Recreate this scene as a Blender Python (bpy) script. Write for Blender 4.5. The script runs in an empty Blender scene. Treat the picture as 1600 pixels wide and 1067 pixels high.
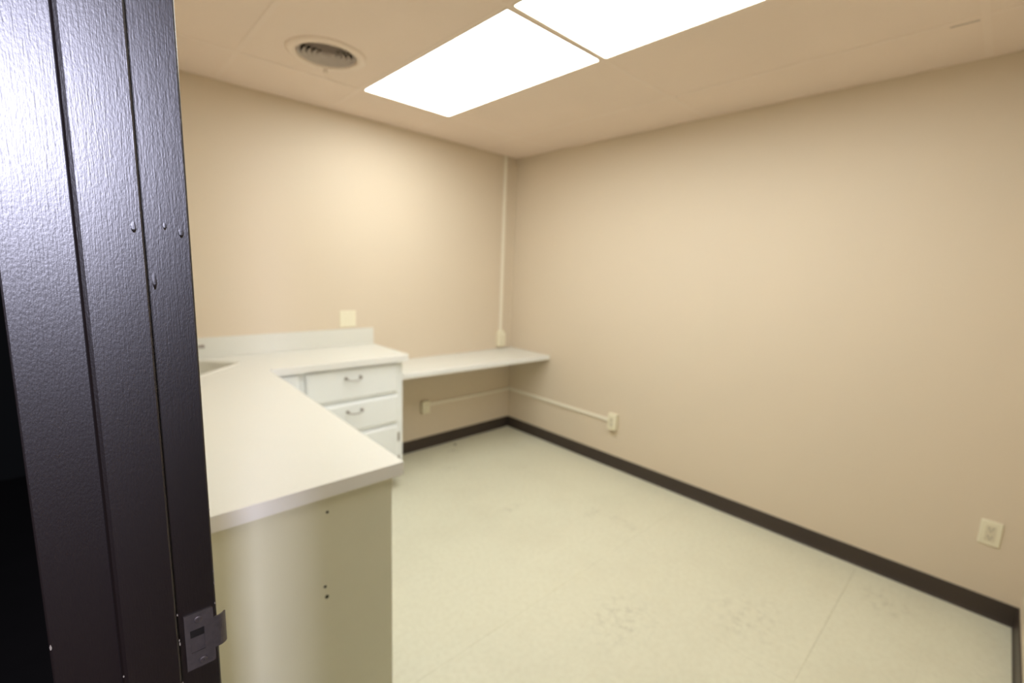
import bpy, bmesh, math, random
from mathutils import Vector, Matrix
random.seed(7)
S = bpy.context.scene
COL = S.collection
PI = math.pi

# ------------------------------------------------------------------ camera
YAW, PITCH, ROLL, FPX = 0.7559, -0.1559, 0.0372, 718.3352
CAM = Vector((-2.8947, -3.0895, 1.4803))
def cam_axes():
    cp, sp = math.cos(PITCH), math.sin(PITCH)
    F = Vector((math.sin(YAW)*cp, math.cos(YAW)*cp, sp))
    R = Vector((math.cos(YAW), -math.sin(YAW), 0))
    U = R.cross(F)
    c, s = math.cos(ROLL), math.sin(ROLL)
    return c*R + s*U, -s*R + c*U, F
R_, U_, F_ = cam_axes()
cd = bpy.data.cameras.new('camera')
cd.sensor_width = 36.0
cd.sensor_fit = 'HORIZONTAL'
cd.lens = FPX/1600*36
cd.clip_start = 0.01
cd.dof.use_dof = True
cd.dof.focus_distance = 0.46
cd.dof.aperture_fstop = 3.6
cam = bpy.data.objects.new('camera', cd)
COL.objects.link(cam)
m = Matrix((R_, U_, -F_)).transposed().to_4x4()
m.translation = CAM
cam.matrix_world = m
S.camera = cam

# ------------------------------------------------------------------ world, lights, exposure
w = bpy.data.worlds.new('world'); S.world = w
w.use_nodes = True
w.node_tree.nodes['Background'].inputs[0].default_value = (0.8, 0.85, 1, 1)
w.node_tree.nodes['Background'].inputs[1].default_value = 0.004
S.view_settings.view_transform = 'Standard'
S.view_settings.look = 'None'
S.view_settings.gamma = 1
S.view_settings.use_curve_mapping = False
S.view_settings.exposure = 0.0
LENS_STRENGTH = 12.6
LENS_COLOR = (0.96, 1.0, 0.985)

def area_lamp(name, loc, target, sx, sy, power, color):
    l = bpy.data.lights.new(name, 'AREA')
    l.shape = 'RECTANGLE'; l.size = sx; l.size_y = sy
    l.energy = power; l.color = color
    o = bpy.data.objects.new(name, l); COL.objects.link(o)
    o.location = loc
    o.rotation_euler = (Vector(target)-Vector(loc)).to_track_quat('-Z', 'Y').to_euler()
    return o
# unseen cool lamp added in the hall for the sheen on the door frame
area_lamp('hall_sheen_lamp', (-3.35, -5.2, 2.10), (-2.9, -2.5, 1.6), 0.55, 0.75, 165, (0.77, 0.77, 1.0))

# ------------------------------------------------------------------ materials
def mat(name, color, rough=0.5, spec=0.5, metal=0.0, var=0.0, vscale=6.0, bump=0.0, bscale=80.0, bdist=0.002, stretch=None):
    M = bpy.data.materials.new(name); M.use_nodes = True
    nt = M.node_tree; b = nt.nodes['Principled BSDF']
    b.inputs['Base Color'].default_value = (*color, 1)
    b.inputs['Roughness'].default_value = rough
    b.inputs['Metallic'].default_value = metal
    b.inputs['Specular IOR Level'].default_value = spec
    geo = nt.nodes.new('ShaderNodeNewGeometry')
    vec = geo.outputs['Position']
    if stretch:
        mp = nt.nodes.new('ShaderNodeMapping'); mp.inputs['Scale'].default_value = stretch
        nt.links.new(vec, mp.inputs['Vector']); vec = mp.outputs['Vector']
    if var > 0:
        n = nt.nodes.new('ShaderNodeTexNoise'); n.inputs['Scale'].default_value = vscale
        n.inputs['Detail'].default_value = 4
        nt.links.new(geo.outputs['Position'], n.inputs['Vector'])
        mx = nt.nodes.new('ShaderNodeMix'); mx.data_type = 'RGBA'
        mx.inputs[6].default_value = (*[c*(1-var) for c in color], 1)
        mx.inputs[7].default_value = (*[min(1, c*(1+var)) for c in color], 1)
        nt.links.new(n.outputs['Fac'], mx.inputs[0])
        nt.links.new(mx.outputs[2], b.inputs['Base Color'])
    if bump > 0:
        n2 = nt.nodes.new('ShaderNodeTexNoise'); n2.inputs['Scale'].default_value = bscale
        n2.inputs['Detail'].default_value = 3
        nt.links.new(vec, n2.inputs['Vector'])
        bp = nt.nodes.new('ShaderNodeBump'); bp.inputs['Strength'].default_value = bump
        bp.inputs['Distance'].default_value = bdist
        nt.links.new(n2.outputs['Fac'], bp.inputs['Height'])
        nt.links.new(bp.outputs['Normal'], b.inputs['Normal'])
    return M

M = {}
M['wall'] = mat('wall_paint', (0.675, 0.57, 0.435), 0.55, 0.3, var=0.02, vscale=1.5, bump=0.15, bscale=120)
M['ceiling'] = mat('ceiling_tile', (0.83, 0.70, 0.60), 0.9, 0.1, var=0.05, vscale=2.0, bump=0.25, bscale=160)
M['grid'] = mat('ceiling_grid', (0.83, 0.70, 0.60), 0.5, 0.3, var=0.02)
M['plenum'] = mat('plenum', (0.08, 0.06, 0.05), 0.9, 0.1, var=0.1)
M['joint'] = mat('tile_joint', (0.30, 0.25, 0.17), 0.9, 0.1, var=0.1)
M['base'] = mat('vinyl_base', (0.050, 0.036, 0.028), 0.45, 0.4, var=0.12, vscale=5)
M['counter'] = mat('counter_laminate', (0.695, 0.68, 0.615), 0.35, 0.4, var=0.03, vscale=180)
M['edge'] = mat('counter_edge', (0.80, 0.79, 0.76), 0.35, 0.4, var=0.02)
M['cabinet'] = mat('white_enamel', (0.86, 0.88, 0.88), 0.3, 0.45, var=0.01, bump=0.05, bscale=60)
M['endpanel'] = mat('end_panel_paint', (0.69, 0.675, 0.525), 0.45, 0.35, var=0.03, vscale=3, bump=0.05, bscale=60)
M['kick'] = mat('toe_kick_wood', (0.20, 0.12, 0.055), 0.7, 0.2, var=0.2, vscale=20)
M['dark'] = mat('dark_void', (0.012, 0.010, 0.008), 0.9, 0.1, var=0.1)
M['pull'] = mat('pewter', (0.36, 0.33, 0.30), 0.4, 0.5, metal=0.8, var=0.1, vscale=60)
M['chrome'] = mat('chrome', (0.45, 0.44, 0.42), 0.2, 0.5, metal=1.0, var=0.05)
M['sink'] = mat('sink_enamel', (0.70, 0.68, 0.60), 0.2, 0.5, var=0.02)
M['ivory'] = mat('ivory_plastic', (0.80, 0.74, 0.56), 0.4, 0.4, var=0.02)
M['ivory2'] = mat('ivory_plastic_face', (0.68, 0.61, 0.45), 0.4, 0.4, var=0.02)
M['raceway'] = mat('raceway_paint', (0.85, 0.79, 0.66), 0.4, 0.4, var=0.02)
M['vent'] = mat('vent_enamel', (0.83, 0.70, 0.59), 0.4, 0.3, var=0.03)
M['louver'] = mat('dusty_louver', (0.50, 0.43, 0.38), 0.6, 0.3, var=0.15, vscale=40)
M['steel'] = mat('worn_steel', (0.095, 0.078, 0.070), 0.5, 0.5, metal=0.7, var=0.25, vscale=150, bump=0.2, bscale=300, bdist=0.0005)
M['chip'] = mat('paint_chip', (0.22, 0.19, 0.15), 0.8, 0.2, var=0.2, vscale=300)
M['crumb'] = mat('crumb', (0.10, 0.07, 0.04), 0.9, 0.1, var=0.3, vscale=100)
M['frame'] = mat('light_frame', (0.78, 0.70, 0.55), 0.4, 0.4, var=0.02)
M['hall'] = mat('hall_floor', (0.012, 0.011, 0.010), 0.8, 0.1, var=0.2)

# brown gloss paint of the door frame: orange peel plus vertical brush marks
def brown_paint():
    Mm = mat('brown_gloss_paint', (0.0070, 0.0032, 0.0022), 0.34, 1.0)
    nt = Mm.node_tree; b = nt.nodes['Principled BSDF']
    geo = nt.nodes.new('ShaderNodeNewGeometry')
    def noise(scale, stretch, detail):
        mp = nt.nodes.new('ShaderNodeMapping'); mp.inputs['Scale'].default_value = stretch
        n = nt.nodes.new('ShaderNodeTexNoise'); n.inputs['Scale'].default_value = scale
        n.inputs['Detail'].default_value = detail
        nt.links.new(geo.outputs['Position'], mp.inputs['Vector'])
        nt.links.new(mp.outputs['Vector'], n.inputs['Vector'])
        return n.outputs['Fac']
    a = noise(900, (1, 1, 0.05), 3)
    c = noise(700, (1, 1, 0.45), 2)
    mx = nt.nodes.new('ShaderNodeMath'); mx.operation = 'MULTIPLY_ADD'
    mx.inputs[1].default_value = 0.9
    nt.links.new(c, mx.inputs[0]); nt.links.new(a, mx.inputs[2])
    bp = nt.nodes.new('ShaderNodeBump'); bp.inputs['Strength'].default_value = 0.18
    bp.inputs['Distance'].default_value = 0.0009
    nt.links.new(mx.outputs[0], bp.inputs['Height'])
    nt.links.new(bp.outputs['Normal'], b.inputs['Normal'])
    # brushed on vertically: the gloss spreads sideways more than up and down
    b.inputs['Roughness'].default_value = 0.365
    b.inputs['Anisotropic'].default_value = 0.3
    cr = nt.nodes.new('ShaderNodeVectorMath'); cr.operation = 'CROSS_PRODUCT'
    cr.inputs[1].default_value = (0, 0, 1)
    nt.links.new(geo.outputs['True Normal'], cr.inputs[0])
    nt.links.new(cr.outputs['Vector'], b.inputs['Tangent'])
    return Mm
M['brown'] = brown_paint()

# vinyl floor: mottled cream with chips of tan and a few worn grey scuffs
def floor_mat():
    col = (0.66, 0.635, 0.49)
    Mm = mat('vinyl_tile', col, 0.42, 0.4)
    nt = Mm.node_tree; b = nt.nodes['Principled BSDF']; L = nt.links
    geo = nt.nodes.new('ShaderNodeNewGeometry'); pos = geo.outputs['Position']
    def noise(scale, detail=4, rough=0.6):
        n = nt.nodes.new('ShaderNodeTexNoise'); n.inputs['Scale'].default_value = scale
        n.inputs['Detail'].default_value = detail; n.inputs['Roughness'].default_value = rough
        L.new(pos, n.inputs['Vector']); return n.outputs['Fac']
    def ramp(fac, p0, p1, v0, v1):
        r = nt.nodes.new('ShaderNodeMapRange')
        r.inputs[1].default_value = p0; r.inputs[2].default_value = p1
        r.inputs[3].default_value = v0; r.inputs[4].default_value = v1
        L.new(fac, r.inputs[0]); return r.outputs[0]
    def mixc(fac, cin, ctgt):
        mx = nt.nodes.new('ShaderNodeMix'); mx.data_type = 'RGBA'
        L.new(fac, mx.inputs[0])
        if isinstance(cin, tuple): mx.inputs[6].default_value = (*cin, 1)
        else: L.new(cin, mx.inputs[6])
        mx.inputs[7].default_value = (*ctgt, 1)
        return mx.outputs[2]
    c = mixc(ramp(noise(45, 5), 0.40, 0.70, 0, 0.35), col, (0.54, 0.50, 0.36))
    c = mixc(ramp(noise(2.2, 5), 0.48, 0.75, 0, 0.40), c, (0.54, 0.50, 0.37))
    # scuffs: worn spots of their own shape
    nfac = noise(26, 6, 0.7)
    for (x, y, rx, ry, amt) in ((-0.667, -1.512, .10, .06, .8), (-1.03, -1.16, .12, .05, .6), (-0.62, -1.72, .05, .14, .5),
                                (-0.78, -0.20, .10, .05, .8), (-1.0, -0.45, .12, .06, .5), (-1.30, -2.15, .22, .18, .5),
                                (-0.85, -2.5, .25, .2, .4), (-0.25, -2.9, .15, .12, .5)):
        mp = nt.nodes.new('ShaderNodeMapping'); mp.vector_type = 'POINT'
        mp.inputs['Location'].default_value = (-x/rx, -y/ry, 0)
        mp.inputs['Scale'].default_value = (1/rx, 1/ry, 0)
        L.new(pos, mp.inputs['Vector'])
        ln = nt.nodes.new('ShaderNodeVectorMath'); ln.operation = 'LENGTH'
        L.new(mp.outputs['Vector'], ln.inputs[0])
        f1 = ramp(ln.outputs['Value'], 0.2, 1.0, amt, 0)
        f2 = ramp(nfac, 0.48, 0.66, 0, 1)
        mu = nt.nodes.new('ShaderNodeMath'); mu.operation = 'MULTIPLY'
        L.new(f1, mu.inputs[0]); L.new(f2, mu.inputs[1])
        c = mixc(mu.outputs[0], c, (0.34, 0.31, 0.23))
    L.new(c, b.inputs['Base Color'])
    return Mm
M['floor'] = floor_mat()

def emit(name, color, strength):
    Mm = bpy.data.materials.new(name); Mm.use_nodes = True
    nt = Mm.node_tree
    for n in list(nt.nodes): nt.nodes.remove(n)
    out = nt.nodes.new('ShaderNodeOutputMaterial'); e = nt.nodes.new('ShaderNodeEmission')
    e.inputs[0].default_value = (*color, 1); e.inputs[1].default_value = strength
    nt.links.new(e.outputs[0], out.inputs[0])
    return Mm
M['lens'] = emit('lit_diffuser', LENS_COLOR, LENS_STRENGTH)

# ------------------------------------------------------------------ mesh helpers
def link(name, me, material, parent=None, loc=(0, 0, 0)):
    o = bpy.data.objects.new(name, me); COL.objects.link(o)
    if material is not None and not me.materials: me.materials.append(material)
    o.location = loc
    if parent: o.parent = parent
    return o
def finish(bm, name, smooth=False):
    bmesh.ops.recalc_face_normals(bm, faces=bm.faces)
    me = bpy.data.meshes.new(name); bm.to_mesh(me); bm.free()
    if smooth:
        for p in me.polygons: p.use_smooth = True
    return me
def add_box(bm, x0, x1, y0, y1, z0, z1, bev=0.0, seg=1):
    vs = [bm.verts.new(c) for c in ((x0,y0,z0),(x1,y0,z0),(x1,y1,z0),(x0,y1,z0),(x0,y0,z1),(x1,y0,z1),(x1,y1,z1),(x0,y1,z1))]
    fs = [bm.faces.new([vs[i] for i in f]) for f in ((3,2,1,0),(4,5,6,7),(0,1,5,4),(1,2,6,5),(2,3,7,6),(3,0,4,7))]
    if bev > 0:
        es = list({e for f in fs for e in f.edges})
        bmesh.ops.bevel(bm, geom=es, offset=bev, segments=seg, affect='EDGES', profile=0.5)
def box(name, material, dims, parent=None, bev=0.0, seg=1, origin=None):
    """dims in world coordinates; the object's origin is put at the box's base centre"""
    x0, x1, y0, y1, z0, z1 = dims
    o0 = Vector(origin) if origin is not None else Vector(((x0+x1)/2, (y0+y1)/2, z0))
    bm = bmesh.new()
    add_box(bm, x0-o0.x, x1-o0.x, y0-o0.y, y1-o0.y, z0-o0.z, z1-o0.z, bev, seg)
    me = finish(bm, name)
    off = o0 - (parent_world(parent) if parent else Vector((0, 0, 0)))
    return link(name, me, material, parent, off)
def parent_world(p):
    v = Vector((0, 0, 0))
    while p: v += p.location; p = p.parent
    return v
def edge_faces(o, material):
    o.data.materials.append(material)
    for p in o.data.polygons:
        if abs(p.normal.z) < 0.5: p.material_index = 1
def empty(name, loc):
    o = bpy.data.objects.new(name, None); COL.objects.link(o); o.location = loc
    o.empty_display_size = 0.05
    return o
def mesh_obj(name, bm, material, parent=None, smooth=False):
    """bm in world coordinates"""
    me = finish(bm, name, smooth)
    vs = [v.co for v in me.vertices]
    c = Vector(((min(v.x for v in vs)+max(v.x for v in vs))/2, (min(v.y for v in vs)+max(v.y for v in vs))/2, min(v.z for v in vs)))
    me.transform(Matrix.Translation(-c))
    return link(name, me, material, parent, c - (parent_world(parent) if parent else Vector((0, 0, 0))))
def tag(o, label=None, cat=None, group=None, kind=None):
    if label: o['label'] = label
    if cat: o['category'] = cat
    if group: o['group'] = group
    if kind: o['kind'] = kind
    return o
def struct(o): o['kind'] = 'structure'; return o
def add_tube(bm, pts, r, n=10, cap=True):
    pts = [Vector(p) for p in pts]
    rs = r if isinstance(r, (list, tuple)) else [r]*len(pts)
    rings = []; prev = None
    for i, p in enumerate(pts):
        t = (pts[min(i+1, len(pts)-1)]-pts[max(i-1, 0)]).normalized()
        if prev is None:
            a = t.orthogonal().normalized()
        else:
            a = (prev - t*prev.dot(t)).normalized()
        prev = a; b = t.cross(a)
        rings.append([bm.verts.new(p + (a*math.cos(k*2*PI/n)+b*math.sin(k*2*PI/n))*rs[i]) for k in range(n)])
    for i in range(len(rings)-1):
        for k in range(n):
            bm.faces.new((rings[i][k], rings[i][(k+1) % n], rings[i+1][(k+1) % n], rings[i+1][k]))
    if cap:
        bm.faces.new(rings[0][::-1]); bm.faces.new(rings[-1])
def add_lathe(bm, prof, centre, n=48, closed=False):
    cx, cy = centre
    rings = [[bm.verts.new((cx+r*math.cos(k*2*PI/n), cy+r*math.sin(k*2*PI/n), z)) for k in range(n)] for r, z in prof]
    m_ = len(rings)
    for i in range(m_ if closed else m_-1):
        a, b = rings[i], rings[(i+1) % m_]
        for k in range(n):
            bm.faces.new((a[k], a[(k+1) % n], b[(k+1) % n], b[k]))
    return rings
def loft(bm, loops, cap0=False, cap1=False):
    rings = [[bm.verts.new(p) for p in lp] for lp in loops]
    n = len(rings[0])
    for a, b in zip(rings, rings[1:]):
        for k in range(n):
            bm.faces.new((a[k], a[(k+1) % n], b[(k+1) % n], b[k]))
    if cap0: bm.faces.new(rings[0][::-1])
    if cap1: bm.faces.new(rings[-1])
def plate_with_holes(bm, outer, holes, z0, z1):
    edges = []
    for lp in [outer] + holes:
        vs = [bm.verts.new((x, y, z1)) for x, y in lp]
        edges += [bm.edges.new((vs[i], vs[(i+1) % len(vs)])) for i in range(len(vs))]
    r = bmesh.ops.triangle_fill(bm, use_beauty=True, use_dissolve=False, edges=edges)
    fs = [g for g in r['geom'] if isinstance(g, bmesh.types.BMFace)]
    ex = bmesh.ops.extrude_face_region(bm, geom=fs)
    for v in ex['geom']:
        if isinstance(v, bmesh.types.BMVert): v.co.z = z0
def round_rect(cx, cy, hx, hy, r, n=6, rot=0.0):
    out = []
    for (sx, sy, a0) in ((1, 1, 0), (-1, 1, PI/2), (-1, -1, PI), (1, -1, 1.5*PI)):
        for k in range(n+1):
            a = a0 + k*PI/2/n
            x, y = sx*(hx-r)+r*math.cos(a), sy*(hy-r)+r*math.sin(a)
            out.append((cx + x*math.cos(rot)-y*math.sin(rot), cy + x*math.sin(rot)+y*math.cos(rot)))
    return out

# ------------------------------------------------------------------ room shell
H = 2.4395
D = 3.3192                     # front wall
XI, XO = -2.804, -2.946        # inner and outer face of the left wall
YJ = -2.4895                   # face of the left door jamb
YR = -3.27                     # face of the right door jamb
HEAD = 2.04
ZT = 2.62

fl = struct(box('floor', M['joint'], (XO-0.0, 0.12, -D-0.12, 0.12, -0.12, -0.003)))
struct(box('wall_back', M['wall'], (XO, 0.12, 0.0, 0.12, -0.003, ZT)))
struct(box('wall_right', M['wall'], (0.0, 0.12, -D, 0.0, -0.003, ZT)))
struct(box('wall_front', M['wall'], (XO, 0.12, -D-0.12, -D, -0.003, ZT)))
bm = bmesh.new()
JT = 0.019                     # jamb board thickness
add_box(bm, XO, XI, YJ+JT, 0.0, -0.003, ZT)
add_box(bm, XO, XI, YR-JT, YJ+JT, HEAD+JT, ZT)
add_box(bm, XO, XI, -D, YR-JT, -0.003, ZT)
struct(mesh_obj('wall_left', bm, M['wall']))
struct(box('hall_floor', M['hall'], (-5.2, XO, -5.4, 1.2, -0.12, 0.0)))

# vinyl floor tiles, 12 inch, nearly tight joints
T = 0.3048
ylines = [0.0]
y = -1.835 + 6*T
while y > 0: y -= T
while y > -D:
    ylines.append(y); y -= T
ylines.append(-D)
xlines = [0.0]
x = -0.17
while x > XI:
    xlines.append(x); x -= T
xlines.append(XI)
tile_cache = {}
for j in range(len(ylines)-1):
    for i in range(len(xlines)-1):
        def half(v):     # two rows of joints stand open
            return 0.00035 if (abs(v+1.835) < .01 or abs(v+1.835+3*T) < .01) else 0.0001
        y1, y0 = ylines[j]-half(ylines[j]), ylines[j+1]+half(ylines[j+1])
        x1, x0 = xlines[i]-0.0001, xlines[i+1]+0.0001
        sx, sy = round(x1-x0, 4), round(y1-y0, 4)
        key = (sx, sy)
        if key not in tile_cache:
            b_ = bmesh.new(); add_box(b_, -sx/2, sx/2, -sy/2, sy/2, -0.003, 0.0)
            me = finish(b_, 'floor_tile'); me.materials.append(M['floor']); tile_cache[key] = me
        o = link('floor_tile', tile_cache[key], None, fl, Vector(((x0+x1)/2, (y0+y1)/2, random.uniform(-1, 1)*0.0001)) - parent_world(fl))

# ceiling: slab above, tiles and grid below
ceil = struct(box('ceiling', M['plenum'], (XO, 0.12, -D-0.12, 0.12, ZT, ZT+0.1)))
xs = [XI, -2.268, -1.661, -1.0545, -0.448, 0.0]
ys = [0.0, -0.466, -1.687, -2.902, -D]
VC = (-1.965, -0.768); VR = 0.138
circ = [(VC[0]+VR*math.cos(k*2*PI/40), VC[1]+VR*math.sin(k*2*PI/40)) for k in range(40)]
tcache = {}
for i in range(5):
    for j in range(4):
        if i == 2 and j in (1, 2): continue              # the two lights
        x0, x1, y1, y0 = xs[i]+.001, xs[i+1]-.001, ys[j]-.001, ys[j+1]+.001
        if i == 0: x0 = xs[i]+0.001
        if i == 4: x1 = -0.001
        if j == 0: y1 = -0.001
        if j == 3: y0 = -D+0.001
        c = Vector(((x0+x1)/2, (y0+y1)/2, H+0.0008)) - parent_world(ceil)
        if i == 1 and j == 1:
            b_ = bmesh.new()
            plate_with_holes(b_, [(x0, y0), (x1, y0), (x1, y1), (x0, y1)], [circ], H+0.0008, H+0.016)
            mesh_obj('ceiling_tile', b_, M['ceiling'], ceil)
            continue
        key = (round(x1-x0, 4), round(y1-y0, 4))
        if key not in tcache:
            b_ = bmesh.new(); add_box(b_, -key[0]/2, key[0]/2, -key[1]/2, key[1]/2, 0, 0.015)
            me = finish(b_, 'ceiling_tile'); me.materials.append(M['ceiling']); tcache[key] = me
        o = link('ceiling_tile', tcache[key], None, ceil, c)
        if i == 4 and j == 0:      # corner tile sags a little at its free edge
            o.rotation_euler = (math.radians(-0.5), 0, 0)
            o.location.z -= 0.002
BW = 0.012
for k, xv in enumerate(xs[1:-1]):
    box('grid_bar', M['grid'], (xv-BW, xv+BW, -D+.012, -.012, H-0.0004, H+0.0006), ceil)
for yv in ys[1:-1]:
    for a, b in zip(xs, xs[1:]):
        a2 = a+BW if a != XI else a+.012
        b2 = b-BW if b != 0.0 else b-.012
        box('grid_bar', M['grid'], (a2, b2, yv-BW, yv+BW, H-0.0004, H+0.0006), ceil)
for dims in ((-0.012, 0, -D, 0, H-0.0004, H+0.0006), (XI, XI+.012, -D, 0, H-0.0004, H+0.0006),
             (XI+.012, -.012, -.012, 0, H-0.0004, H+0.0006), (XI+.012, -.012, -D, -D+.012, H-0.0004, H+0.0006)):
    box('wall_angle', M['grid'], dims, ceil)

# gap shade painted as a dark strip beside the grid bar and a small brown spot by the grid crossing, right side
box('gap_shade_strip', M['plenum'], (-.4185, -.4135, -2.885, -2.805, H+.0005, H+.0012), ceil)
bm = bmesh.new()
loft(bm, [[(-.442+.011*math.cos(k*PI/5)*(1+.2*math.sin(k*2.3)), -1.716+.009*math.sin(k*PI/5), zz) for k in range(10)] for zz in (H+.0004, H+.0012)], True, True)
mesh_obj('brown_spot', bm, M['kick'], ceil)

# lights
def troffer(y1, y0, label):
    cx, cy = (xs[2]+xs[3])/2, (y0+y1)/2
    t = empty('ceiling_light', (cx, cy, H))
    tag(t, label, 'ceiling light', 'fluorescent panels in the ceiling grid')
    x0, x1 = xs[2]+BW+.001, xs[3]-BW-.001
    y0, y1 = y0+BW+.001, y1-BW-.001
    b_ = bmesh.new(); f = 0.006
    add_box(b_, x0, x0+f, y0, y1, H-.002, H+.06); add_box(b_, x1-f, x1, y0, y1, H-.002, H+.06)
    add_box(b_, x0+f, x1-f, y0, y0+f, H-.002, H+.06); add_box(b_, x0+f, x1-f, y1-f, y1, H-.002, H+.06)
    add_box(b_, x0, x1, y0, y1, H+.06, H+.07)
    mesh_obj('frame', b_, M['frame'], t)
    box('diffuser', M['lens'], (x0+f, x1-f, y0+f, y1-f, H+.001, H+.004), t)
troffer(ys[1], ys[2], 'lit white fluorescent ceiling panel nearer the back wall, beside the round vent')
troffer(ys[2], ys[3], 'lit white fluorescent ceiling panel nearer the viewer, cut off by the top of the photo')

# round diffuser
v = empty('ceiling_vent', (VC[0], VC[1], H))
tag(v, 'round cream ceiling vent with dusty grey concentric louvers left of the lights', 'vent')
bm = bmesh.new()
add_lathe(bm, [(0.178, H+.003), (0.176, H-.003), (0.165, H-.010), (0.148, H-.013), (0.136, H-.010), (0.131, H+.002), (0.131, H+.05), (0.137, H+.05), (0.137, H+.003)], VC, 56, True)
mesh_obj('flange', bm, M['vent'], v, True)
for k in range(5):
    r = 0.018+0.023*k
    bm = bmesh.new()
    add_lathe(bm, [(r+.018, H-.004), (r, H+.018), (r-.0015, H+.017), (r+.0165, H-.005)], VC, 48, True)
    mesh_obj('louver', bm, M['louver'], v, True)
bm = bmesh.new()
add_box(bm, VC[0]-.131, VC[0]+.131, VC[1]-.004, VC[1]+.004, H+.014, H+.024)
add_box(bm, VC[0]-.004, VC[0]+.004, VC[1]-.131, VC[1]+.131, H+.014, H+.024)
mesh_obj('cross_brace', bm, M['louver'], v)
bm = bmesh.new()
add_lathe(bm, [(0.0005, H+.05), (0.137, H+.05)], VC, 40)
mesh_obj('duct_back', bm, M['dark'], v)
bm = bmesh.new()
a = math.atan2(.18, .06); d = Vector((math.cos(a), math.sin(a), 0)); n_ = Vector((-d.y, d.x, 0))
c0 = Vector((VC[0], VC[1], H)) + d*0.150
lp = []
for s in (0.0, 0.02):
    lp.append([c0 + n_*sx*.009 + d*(dd+s*.4) + Vector((0, 0, -.010-s)) for sx, dd in ((-1, -.006), (1, -.006), (1, .006), (-1, .006))])
loft(bm, lp, True, True)
mesh_obj('damper_lever', bm, M['vent'], v)

# vinyl baseboards, cove profile
def cove(name, p0, p1, nrm):
    p0, p1, nrm = Vector(p0), Vector(p1), Vector(nrm)
    prof = [(0, 0), (.012, 0), (.010, .003), (.006, .010), (.0045, .02), (.0045, .094), (.003, .096), (0, .096)]
    b_ = bmesh.new()
    loft(b_, [[p + nrm*a + Vector((0, 0, z)) for a, z in prof] for p in (p0, p1)], True, True)
    return struct(mesh_obj(name, b_, M['base']))
cove('baseboard_back', (-1.47, 0, 0), (0, 0, 0), (0, -1, 0))
cove('baseboard_right', (0, -0.0, 0), (0, -D, 0), (-1, 0, 0))
cove('baseboard_front', (0, -D, 0), (-1.98, -D, 0), (0, 1, 0))
cove('baseboard_left', (XI, -2.41, 0), (XI, -1.96, 0), (1, 0, 0))

# ------------------------------------------------------------------ door frame
df = struct(empty('door_1', (XI, YJ, 0)))
E_ = 0.0018
def rbox(name, dims, parent, material=M['brown'], bev=E_, seg=2):
    return box(name, material, dims, parent, bev, seg)
jm = rbox('side_jamb', (XO, XI-.0005, YJ, YJ+JT, 0, HEAD+JT), df)
# stop strip: worn round on its hall side, crisp on its room side
bm = bmesh.new()
prof = [(-2.8955, YJ-.0002), (-2.8955, YJ-.0060), (-2.8948, YJ-.0090), (-2.8930, YJ-.0113), (-2.8900, YJ-.0125),
        (-2.8462, YJ-.0125), (-2.8450, YJ-.0120), (-2.8445, YJ-.0108), (-2.8445, YJ-.0002)]
loft(bm, [[(a_, b_, z_) for a_, b_ in prof] for z_ in (0, HEAD-.0002)], True, True)
mesh_obj('door_stop', bm, M['brown'], df)
rbox('side_jamb', (XO, XI-.0005, YR-JT, YR, 0, HEAD+JT), df)
rbox('door_stop', (-2.8955, -2.8445, YR+.0002, YR+.0125, 0, HEAD-.0002), df)
rbox('head_jamb', (XO, XI-.0005, YR+.0002, YJ-.0002, HEAD, HEAD+JT), df)

# the leaf stands fully open against the front wall, hinged on the right jamb
lf = rbox('door_leaf', (XI+.004, XI+.004+.775, YR-.042, YR-.002, .008, HEAD-.004), df)
for zz in (.25, 1.05, 1.80):
    bm = bmesh.new()
    add_tube(bm, [(XI+.002, YR+.004, zz), (XI+.002, YR+.004, zz+.09)], .006, 10)
    mesh_obj('hinge', bm, M['steel'], lf)

# strike plate with its lip, latch hole and screws (in the x-z plane on the jamb)
YS = YJ-.0022
bm = bmesh.new()
px0, px1, pz0, pz1 = -2.8375, -2.8085, 0.9955, 1.0675
hx0, hx1, hz0, hz1 = -2.8325, -2.8185, 1.017, 1.0465
def xz(lp): return [(x_, z_) for x_, z_ in lp]
tmp = bmesh.new()
lipz0, lipz1 = 1.012, 1.0525
plate_with_holes(tmp, [(px0, pz0), (px1-.002, pz0), (px1, pz0+.002), (px1, lipz0), (-2.8045, lipz0), (-2.8045, lipz1), (px1, lipz1), (px1, pz1-.002), (px1-.002, pz1), (px0, pz1)],
                 [[(hx0, hz0), (hx0, hz1), (hx1, hz1), (hx1, hz0)]], 0.0, 0.0020)
for vv in tmp.verts:
    x_, z_, h_ = vv.co
    vv.co = (x_, YJ-.0002-h_, z_)
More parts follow.
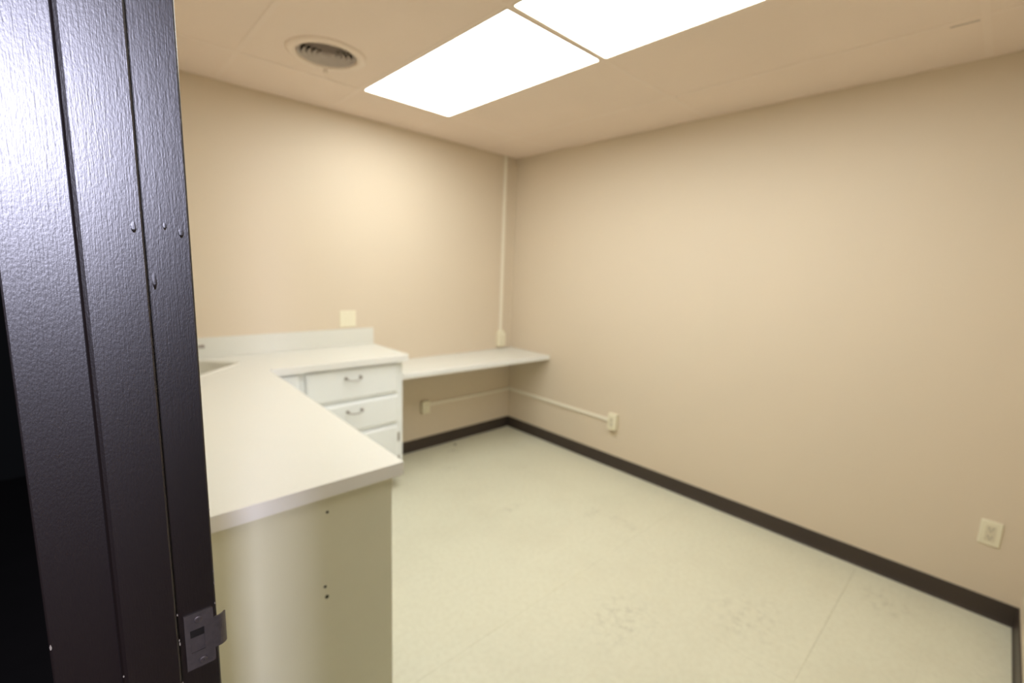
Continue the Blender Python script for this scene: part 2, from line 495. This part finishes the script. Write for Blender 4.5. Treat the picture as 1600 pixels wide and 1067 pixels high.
# curled lip
lip = []
for k in range(6):
    a = k/5*math.radians(62)
    xx = -2.8045 + .0095*math.sin(a)
    yy = YJ-.0012 + .0095*(1-math.cos(a))
    nx, ny = math.sin(a), -math.cos(a)
    lip.append([(xx-nx*.001*-1, yy+ny*.001, lipz0), (xx+nx*-.001, yy-ny*.001, lipz0), (xx+nx*-.001, yy-ny*.001, lipz1), (xx-nx*.001*-1, yy+ny*.001, lipz1)])
loft(tmp, lip, True, True)
sp = mesh_obj('strike_plate', tmp, M['steel'], df)
sp['label'] = 'worn grey metal strike plate'
box('latch_hole', M['dark'], (hx0, hx1, YJ-.0009, YJ-.0003, hz1-.010, hz1), sp)
box('dust_box', M['steel'], (hx0, hx1, YJ-.0009, YJ-.0003, hz0, hz1-.0105), sp)
for (sx, sz) in ((-2.824, 1.0585), (-2.8215, 1.0035)):
    bm = bmesh.new()
    loft(bm, [[(sx+r*math.cos(k*PI/8), yy, sz+r*math.sin(k*PI/8)) for k in range(16)] for r, yy in ((.0045, YS-.0001), (.0044, YS-.0008), (.0030, YS-.0013), (.0012, YS-.0013), (.0010, YS-.0006))], True, True)
    mesh_obj('screw', bm, M['steel'], sp)
# chipped paint on the arrises, one joined part
bm = bmesh.new()
for (x_, y_, z_, w_, h_) in ((-2.8438, YJ-.0128, 1.0812, .0011, .0032), (-2.8438, YJ-.0127, 1.049, .0010, .003), (-2.8436, YJ-.0127, 1.0445, .0012, .0035), (-2.8438, YJ-.0127, .993, .0008, .004),
                             (-2.8935, YJ-.0129, 1.035, .0012, .002), (-2.8945, YJ-.0128, 1.024, .0012, .0025), (-2.9445, YJ-.0004, 1.091, .0014, .006),
                             (-2.8052, YJ-.0003, 1.19, .0010, .003), (-2.8052, YJ-.0003, 1.111, .0011, .0025), (-2.8052, YJ-.0003, 1.096, .0010, .004), (-2.8060, YJ-.0003, 1.0695, .001, .002)):
    c = Vector((x_, y_, z_))
    pts = []
    for k in range(7):
        a = k*2*PI/7
        pts.append((x_+.6*w_*math.cos(a)*random.uniform(.6, 1.2), z_+.6*h_*math.sin(a)*random.uniform(.6, 1.2)))
    loft(bm, [[(a_, y_+.0006, b_) for a_, b_ in pts], [(a_, y_-.0003, b_) for a_, b_ in pts]], True, True)
tag(mesh_obj('paint_chips', bm, M['chip'], df), kind='stuff')
# dried paint runs
for (x_, y_, z_, w_, h_) in ((-2.8520, YJ-.0125, 1.509, .0028, .007), (-2.8125, YJ, 1.507, .0028, .007), (-2.838, YJ, 1.458, .0024, .012), (-2.826, YJ, 1.512, .002, .005)):
    bm = bmesh.new()
    loops = []
    for t in (0, .25, .5, .75, 1):
        zz = z_ + h_*(1-2*t)
        ww = w_*(0.35+.65*math.sin(PI*min(1, t*.8+.02)))*(1 if t < 1 else .55)
        hh = 0.0005*t*(1 if t < 1 else .7)+.0002
        loops.append([(x_+ww*math.cos(a), y_+.0003-hh*math.sin(a), zz) for a in [k*PI/6 for k in range(7)]])
    loft(bm, loops, True, True)
    mesh_obj('paint_run', bm, M['brown'], df, True)

# ------------------------------------------------------------------ built-in counter
CT, CB = 0.914, 0.874
SC = (-2.500, -0.268); SH = 0.165; SR = PI/4
XE, YF = -1.374, -0.530
outer = [(XI+.001, -.001), (XE, -.001)]
rr = 0.035
outer += [(XE-rr+rr*math.cos(a), YF+rr-rr*math.sin(a)) for a in [k*PI/2/7 for k in range(8)]]
outer += [(-2.207, YF+.012), (-2.2435, -1.957), (XI+.001, -1.957)]
hole = round_rect(SC[0], SC[1], SH-.014, SH-.014, .03, 5, SR)
ct = empty('countertop', (-2.5, -1.0, CT))
tag(ct, 'cream laminate L-shaped countertop with a low backsplash, running to the back wall', 'countertop')
bm = bmesh.new(); plate_with_holes(bm, outer, [hole[::-1]], CB, CT)
top = mesh_obj('top', bm, M['counter'], ct)
edge_faces(top, M['edge'])
mod = top.modifiers.new('soft edges', 'BEVEL'); mod.width = .004; mod.segments = 2; mod.limit_method = 'ANGLE'; mod.angle_limit = math.radians(40)
box('backsplash', M['counter'], (XI+.001, XE, -.020, -.001, CT, 1.030), ct, .002, 2)
box('backsplash', M['counter'], (XI+.001, XI+.020, -1.957, -.0205, CT, 1.030), ct, .002, 2)

# sink
sk = empty('sink', (SC[0], SC[1], CT))
tag(sk, 'small cream sink set cornerwise into the countertop by the backsplash', 'sink')
bm = bmesh.new()
def ring(h, z, r): return [(x_, y_, z) for x_, y_ in round_rect(SC[0], SC[1], h, h, r, 5, SR)]
loft(bm, [ring(SH, CT+.0005, .035), ring(SH-.001, CT+.005, .035), ring(SH-.008, CT+.0075, .034), ring(SH-.017, CT+.006, .03), ring(SH-.020, CT-.002, .03)])
mesh_obj('rim', bm, M['sink'], sk, True)
bm = bmesh.new()
loft(bm, [ring(SH-.0205, CT-.002, .03), ring(SH-.028, CT-.09, .035), ring(SH-.045, CT-.135, .045), ring(SH-.075, CT-.145, .04), ring(.028, CT-.148, .02)], False, True)
mesh_obj('bowl', bm, M['sink'], sk, True)
bm = bmesh.new()
add_lathe(bm, [(0.0005, CT-.1465), (0.020, CT-.1465), (0.022, CT-.1475)], SC, 20)
mesh_obj('drain', bm, M['chrome'], sk)

# faucet, only its lever end shows past the door frame
FB = Vector((-2.660, -0.085, CT))
fa = empty('faucet', FB)
tag(fa, 'small dark chrome faucet lever standing behind the corner sink', 'faucet')
bm = bmesh.new()
add_lathe(bm, [(0.0005, CT+.0005), (.028, CT+.0005), (.028, CT+.008), (.020, CT+.014), (.018, CT+.05), (.0005, CT+.052)], (FB.x, FB.y), 20)
mesh_obj('body', bm, M['chrome'], fa, True)
bm = bmesh.new()
dv = Vector((.7071, -.7071, 0))
add_tube(bm, [FB+Vector((0, 0, .045))+dv*.012, FB+Vector((0, 0, .075))+dv*.04, FB+Vector((0, 0, .085))+dv*.08, FB+Vector((0, 0, .075))+dv*.115, FB+Vector((0, 0, .055))+dv*.125], [.011, .010, .009, .009, .009])
mesh_obj('spout', bm, M['chrome'], fa, True)
bm = bmesh.new()
le = Vector((-2.415, -.085, .992))
hp = FB+Vector((0, 0, .053))
add_tube(bm, [hp, hp+Vector((0, 0, .018)), hp.lerp(le, .3)+Vector((0, 0, .012)), hp.lerp(le, .7)+Vector((0, 0, .008)), le], [.015, .012, .006, .006, .011])
mesh_obj('lever', bm, M['pull'], fa, True)

# ------------------------------------------------------------------ cabinets
def bail_pull(cx, cy, cz, parent, w=.088):
    h = empty_part = None
    b_ = bmesh.new()
    for s in (-1, 1):
        add_tube(b_, [(cx+s*w/2, cy, cz), (cx+s*w/2, cy-.004, cz), (cx+s*w/2, cy-.006, cz), (cx+s*w/2, cy-.022, cz)], [.010, .010, .005, .006], 12)
    add_tube(b_, [(cx+w/2*math.cos(a), cy-.020-.003*math.sin(a), cz-.014*math.sin(a)) for a in [k*PI/10 for k in range(11)]], .0036, 8)
    return mesh_obj('pull', b_, M['pull'], parent, True)
def front_panel(name, x0, x1, y, z0, z1, parent, th=.018):
    """overlay front with an eased, slightly stepped edge, face towards -y"""
    b_ = bmesh.new()
    lp = []
    for ins, yy in ((0, y+th), (0, y+.007), (.003, y+.003), (.009, y+.0015), (.012, y)):
        lp.append([(x0+ins, yy, z0+ins), (x1-ins, yy, z0+ins), (x1-ins, yy, z1-ins), (x0+ins, yy, z1-ins)])
    loft(b_, lp, True, True)
    return mesh_obj(name, b_, M['cabinet'], parent)
YC = -0.482                       # face of the back-wall cabinets
ZB = 0.105
dc = empty('drawer_cabinet', (-1.73, -.25, 0))
tag(dc, 'white base cabinet with two drawers over a door, beside the low wall desk', 'cabinet')
cx0, cx1 = -2.045, -1.406
bm = bmesh.new()
add_box(bm, cx0, cx0+.018, YC+.018, -.008, ZB, CB-.0005)
add_box(bm, cx1-.018, cx1, YC+.018, -.008, ZB, CB-.0005, .0015)
add_box(bm, cx0+.018, cx1-.018, YC+.018, -.008, ZB, ZB+.018)
add_box(bm, cx0+.018, cx1-.018, -.014, -.008, ZB+.018, CB-.0005)
mesh_obj('carcass', bm, M['cabinet'], dc)
bm = bmesh.new()
for dims in ((cx0, cx0+.038, ZB, CB-.0005), (cx1-.042, cx1, ZB, CB-.0005), (cx0+.038, cx1-.042, ZB, ZB+.03), (cx0+.038, cx1-.042, .645, .675), (cx0+.038, cx1-.042, .445, .475), (cx0+.038, cx1-.042, .845, CB-.0005)):
    add_box(bm, dims[0], dims[1], YC, YC+.0178, dims[2], dims[3])
mesh_obj('face_frame', bm, M['cabinet'], dc)
box('toe_kick', M['kick'], (cx0, -1.462, -.415, -.012, 0, ZB-.0005), dc)
fx0, fx1 = -2.018, -1.447
d1 = front_panel('drawer', fx0, fx1, YC-.0185, .672, .862, dc)
bail_pull(-1.744, YC-.0185, .806, d1)
d2 = front_panel('drawer', fx0, fx1, YC-.0185, .470, .650, dc)
bail_pull(-1.738, YC-.0185, .601, d2)
d3 = front_panel('door', fx0, fx1, YC-.0185, .125, .448, dc)
for zz in (.335, .175):
    bm = bmesh.new()
    add_tube(bm, [(fx1+.004, YC-.010, zz), (fx1+.004, YC-.010, zz+.058)], .0045, 10)
    add_box(bm, fx1+.004, fx1+.020, YC-.0025, YC-.0002, zz, zz+.058)
    mesh_obj('hinge', bm, M['pull'], d3)

# corner cabinet under the sink
cc = empty('corner_cabinet', (-2.43, -.25, 0))
tag(cc, 'white corner base cabinet under the sink, left of the drawers', 'cabinet')
kx0, kx1 = XI+.002, cx0-.001
bm = bmesh.new()
add_box(bm, kx0, kx0+.018, YC+.018, -.008, ZB, CB-.0005)
add_box(bm, kx1-.018, kx1, YC+.018, -.008, ZB, CB-.0005)
add_box(bm, kx0+.018, kx1-.018, YC+.018, -.008, ZB, ZB+.018)
mesh_obj('carcass', bm, M['cabinet'], cc)
bm = bmesh.new()
add_box(bm, -2.2735, kx1, YC, YC+.0178, ZB, CB-.0005)
mesh_obj('face_frame', bm, M['cabinet'], cc)
box('toe_kick', M['kick'], (-2.2735, kx1, -.415, -.40, 0, ZB-.0005), cc)
front_panel('door', -2.238, -2.053, YC-.0185, .125, .862, cc)

# near run along the left wall
nc = empty('base_cabinet', (-2.54, -1.2, 0))
tag(nc, 'long base cabinet along the left wall with a plain beige end panel facing the doorway', 'cabinet')
nx0, nx1, ny0, ny1 = XI+.002, -2.2745, -1.943, YC-.0005
bm = bmesh.new()
add_box(bm, nx0, nx1-.019, ny1-.018, ny1, ZB, CB-.0005)
add_box(bm, nx0, nx1-.019, ny0+.018, ny1-.018, ZB, ZB+.018)
add_box(bm, nx0, nx0+.006, ny0+.018, ny1-.018, ZB+.018, CB-.0005)
mesh_obj('carcass', bm, M['cabinet'], nc)
ep = box('end_panel', M['endpanel'], (nx0, nx1, ny0, ny0+.0178, 0, CB-.0005), nc, .001)
ep['label'] = 'beige painted end panel with three screw holes'
for (hx, hz, hr) in ((-2.463, .827, .0038), (-2.474, .614, .0038), (-2.470, .582, .0052)):
    bm = bmesh.new()
    loft(bm, [[(hx+r*math.cos(k*PI/8), yy, hz+r*math.sin(k*PI/8)) for k in range(16)] for r, yy in ((hr, ny0+.001), (hr, ny0-.0006), (hr*.8, ny0-.0007), (hr*.75, ny0-.0001))], True, True)
    mesh_obj('screw_hole', bm, M['dark'], ep)
bm = bmesh.new()
add_box(bm, nx1-.019, nx1, ny0+.018, ny0+.05, ZB, CB-.0005)
add_box(bm, nx1-.019, nx1, ny1-.05, ny1, ZB, CB-.0005)
add_box(bm, nx1-.019, nx1, ny0+.05, ny1-.05, CB-.04, CB-.0005)
add_box(bm, nx1-.019, nx1, ny0+.05, ny1-.05, ZB, ZB+.03)
mesh_obj('face_frame', bm, M['cabinet'], nc)
box('toe_kick', M['kick'], (nx1-.08, nx1-.065, ny0+.0182, -.42, 0, ZB-.0005), nc)
ym = [ny0+.035, ny0+.035+.455, ny0+.035+.91, ny1-.06]
for a, b in zip(ym, ym[1:]):
    bm = bmesh.new()
    lp = []
    for ins, xx in ((0, nx1+.0002), (0, nx1+.011), (.003, nx1+.015), (.012, nx1+.018)):
        lp.append([(xx, a+.004+ins, .125+ins), (xx, b-.004-ins, .125+ins), (xx, b-.004-ins, .845-ins), (xx, a+.004+ins, .845-ins)])
    loft(bm, lp, True, True)
    mesh_obj('door', bm, M['cabinet'], nc)

# low wall desk
DT = 0.766
bm = bmesh.new()
lp = [[(-1.4055, -.001, z), (-.001, -.001, z), (-.001, -.498, z), (-1.4055, -.432, z)] for z in (DT-.038, DT)]
loft(bm, lp, True, True)
dk = mesh_obj('wall_desk', bm, M['counter'])
edge_faces(dk, M['edge'])
mod = dk.modifiers.new('soft edges', 'BEVEL'); mod.width = .003; mod.segments = 2
tag(dk, 'low cream laminate desk top spanning from the drawer cabinet to the right wall', 'desk')

# ------------------------------------------------------------------ surface raceways, outlets
def outlet_face(parent, origin, u, n, w=.034, hgt=.074):
    """one decorator-style receptacle: insert plus two socket faces; u = along the wall, n = out of the wall"""
    o, u, n = Vector(origin), Vector(u), Vector(n)
    def slab(cu, cz, hw, hh, d0, d1, nm, mt, par, bev=.15):
        b_ = bmesh.new()
        c = hh*bev
        pr = [(-hw+c, -hh), (hw-c, -hh), (hw, -hh+c), (hw, hh-c), (hw-c, hh), (-hw+c, hh), (-hw, hh-c), (-hw, -hh+c)]
        loft(b_, [[o + u*(cu+a) + n*d + Vector((0, 0, cz+b)) for a, b in pr] for d in (d0, d1)], True, True)
        return mesh_obj(nm, b_, mt, par)
    ins = slab(0, 0, w/2, hgt/2, 0, .0012, 'receptacle', M['ivory2'], parent, .05)
    for cz in (-.019, .019):
        for cu in (-.006, .006):
            slab(cu, cz+.003, .0011, .004, .0012, .0016, 'slot', M['dark'], ins)
        slab(0, cz-.008, .0022, .0022, .0012, .0016, 'slot', M['dark'], ins, .6)
def plate(parent, origin, u, n, hw, hh, th=.006):
    o, u, n = Vector(origin), Vector(u), Vector(n)
    b_ = bmesh.new()
    lp = []
    for ins, d in ((0, .0003), (0, .003), (.004, th)):
        pr = round_rect(0, 0, hw-ins, hh-ins, .006, 3)
        lp.append([o + u*a + n*d + Vector((0, 0, b)) for a, b in pr])
    loft(b_, lp, True, True)
    return mesh_obj('plate', b_, M['ivory'], parent)
# right wall outlet, nearest the viewer
op = Vector((0, -3.188, .392))
t = empty('wall_outlet', op)
tag(t, 'ivory outlet plate low on the right wall near the front corner', 'outlet')
plate(t, op, (0, 1, 0), (-1, 0, 0), .036, .058)
outlet_face(t, op+Vector((-.0061, 0, 0)), (0, 1, 0), (-1, 0, 0))
# back wall plate above the backsplash
op = Vector((-1.556, 0, 1.098))
t = empty('cover_plate', op)
tag(t, 'wide blank cream cover plate on the back wall just above the backsplash', 'cover plate')
plate(t, op, (1, 0, 0), (0, -1, 0), .057, .057)
for s in (-.023, .023):
    for zz in (-.042, .042):
        bm = bmesh.new()
        loft(bm, [[(op.x+s+r*math.cos(k*PI/6), yy, op.z+zz+r*math.sin(k*PI/6)) for k in range(12)] for r, yy in ((.0035, -.0055), (.003, -.0072))], True, True)
        mesh_obj('screw', bm, M['ivory2'], t)

def bent_box(name, dims, parent, material=None, bev=.003):
    return box(name, material or M['raceway'], dims, parent, bev, 2)
# vertical raceway down the back wall to a box above the desk
rv = empty('vertical_raceway', (-.140, 0, .782))
tag(rv, 'white vertical cable raceway on the back wall ending in a small box above the desk', 'raceway')
bent_box('channel', (-.151, -.128, -.016, -.0005, .925, H-.003), rv)
bm = bmesh.new()
loft(bm, [[(-.140+sx*hw, yy, zz) for sx, yy in ((-1, -.0005), (1, -.0005), (1, dp), (-1, dp))] for hw, dp, zz in ((.034, -.036, .785), (.037, -.040, .789), (.037, -.040, .893), (.033, -.034, .905), (.018, -.020, .937))], True, True)
bx = mesh_obj('outlet_box', bm, M['ivory'], rv)
# low raceway turning the corner under the desk
rh = empty('corner_raceway', (-.006, -.006, .365))
tag(rh, 'cream cable raceway turning the corner under the desk between two small boxes', 'raceway')
bent_box('channel', (-.896, -.024, -.013, -.0005, .357, .379), rh)
bent_box('channel', (-.013, -.0005, -1.150, -.024, .354, .378), rh)
bm = bmesh.new()
add_box(bm, -.024, -.0005, -.0145, -.0005, .354, .3805, .002)
add_box(bm, -.0145, -.0005, -.024, -.0145, .354, .3805, .002)
mesh_obj('corner_elbow', bm, M['raceway'], rh)
b1 = bent_box('outlet_box', (-.967, -.896, -.034, -.0005, .306, .404), rh, M['ivory'], .005)
b2 = bent_box('outlet_box', (-.038, -.0005, -1.222, -1.150, .305, .428), rh, M['ivory'], .005)
outlet_face(b2, (-.0382, -1.186, .366), (0, 1, 0), (-1, 0, 0))

# speck of debris on the floor by the back baseboard
bm = bmesh.new()
bmesh.ops.create_icosphere(bm, subdivisions=2, radius=.009, matrix=Matrix.Translation((-.690, -.10, .0062)) @ Matrix.Diagonal((1.3, .8, .7, 1)))
for vtx in bm.verts:
    vtx.co += Vector((random.uniform(-1, 1), random.uniform(-1, 1), abs(random.uniform(0, 1))))*.0012
tag(mesh_obj('crumb', bm, M['crumb']), 'small dark crumb of debris on the floor by the back baseboard', 'debris')
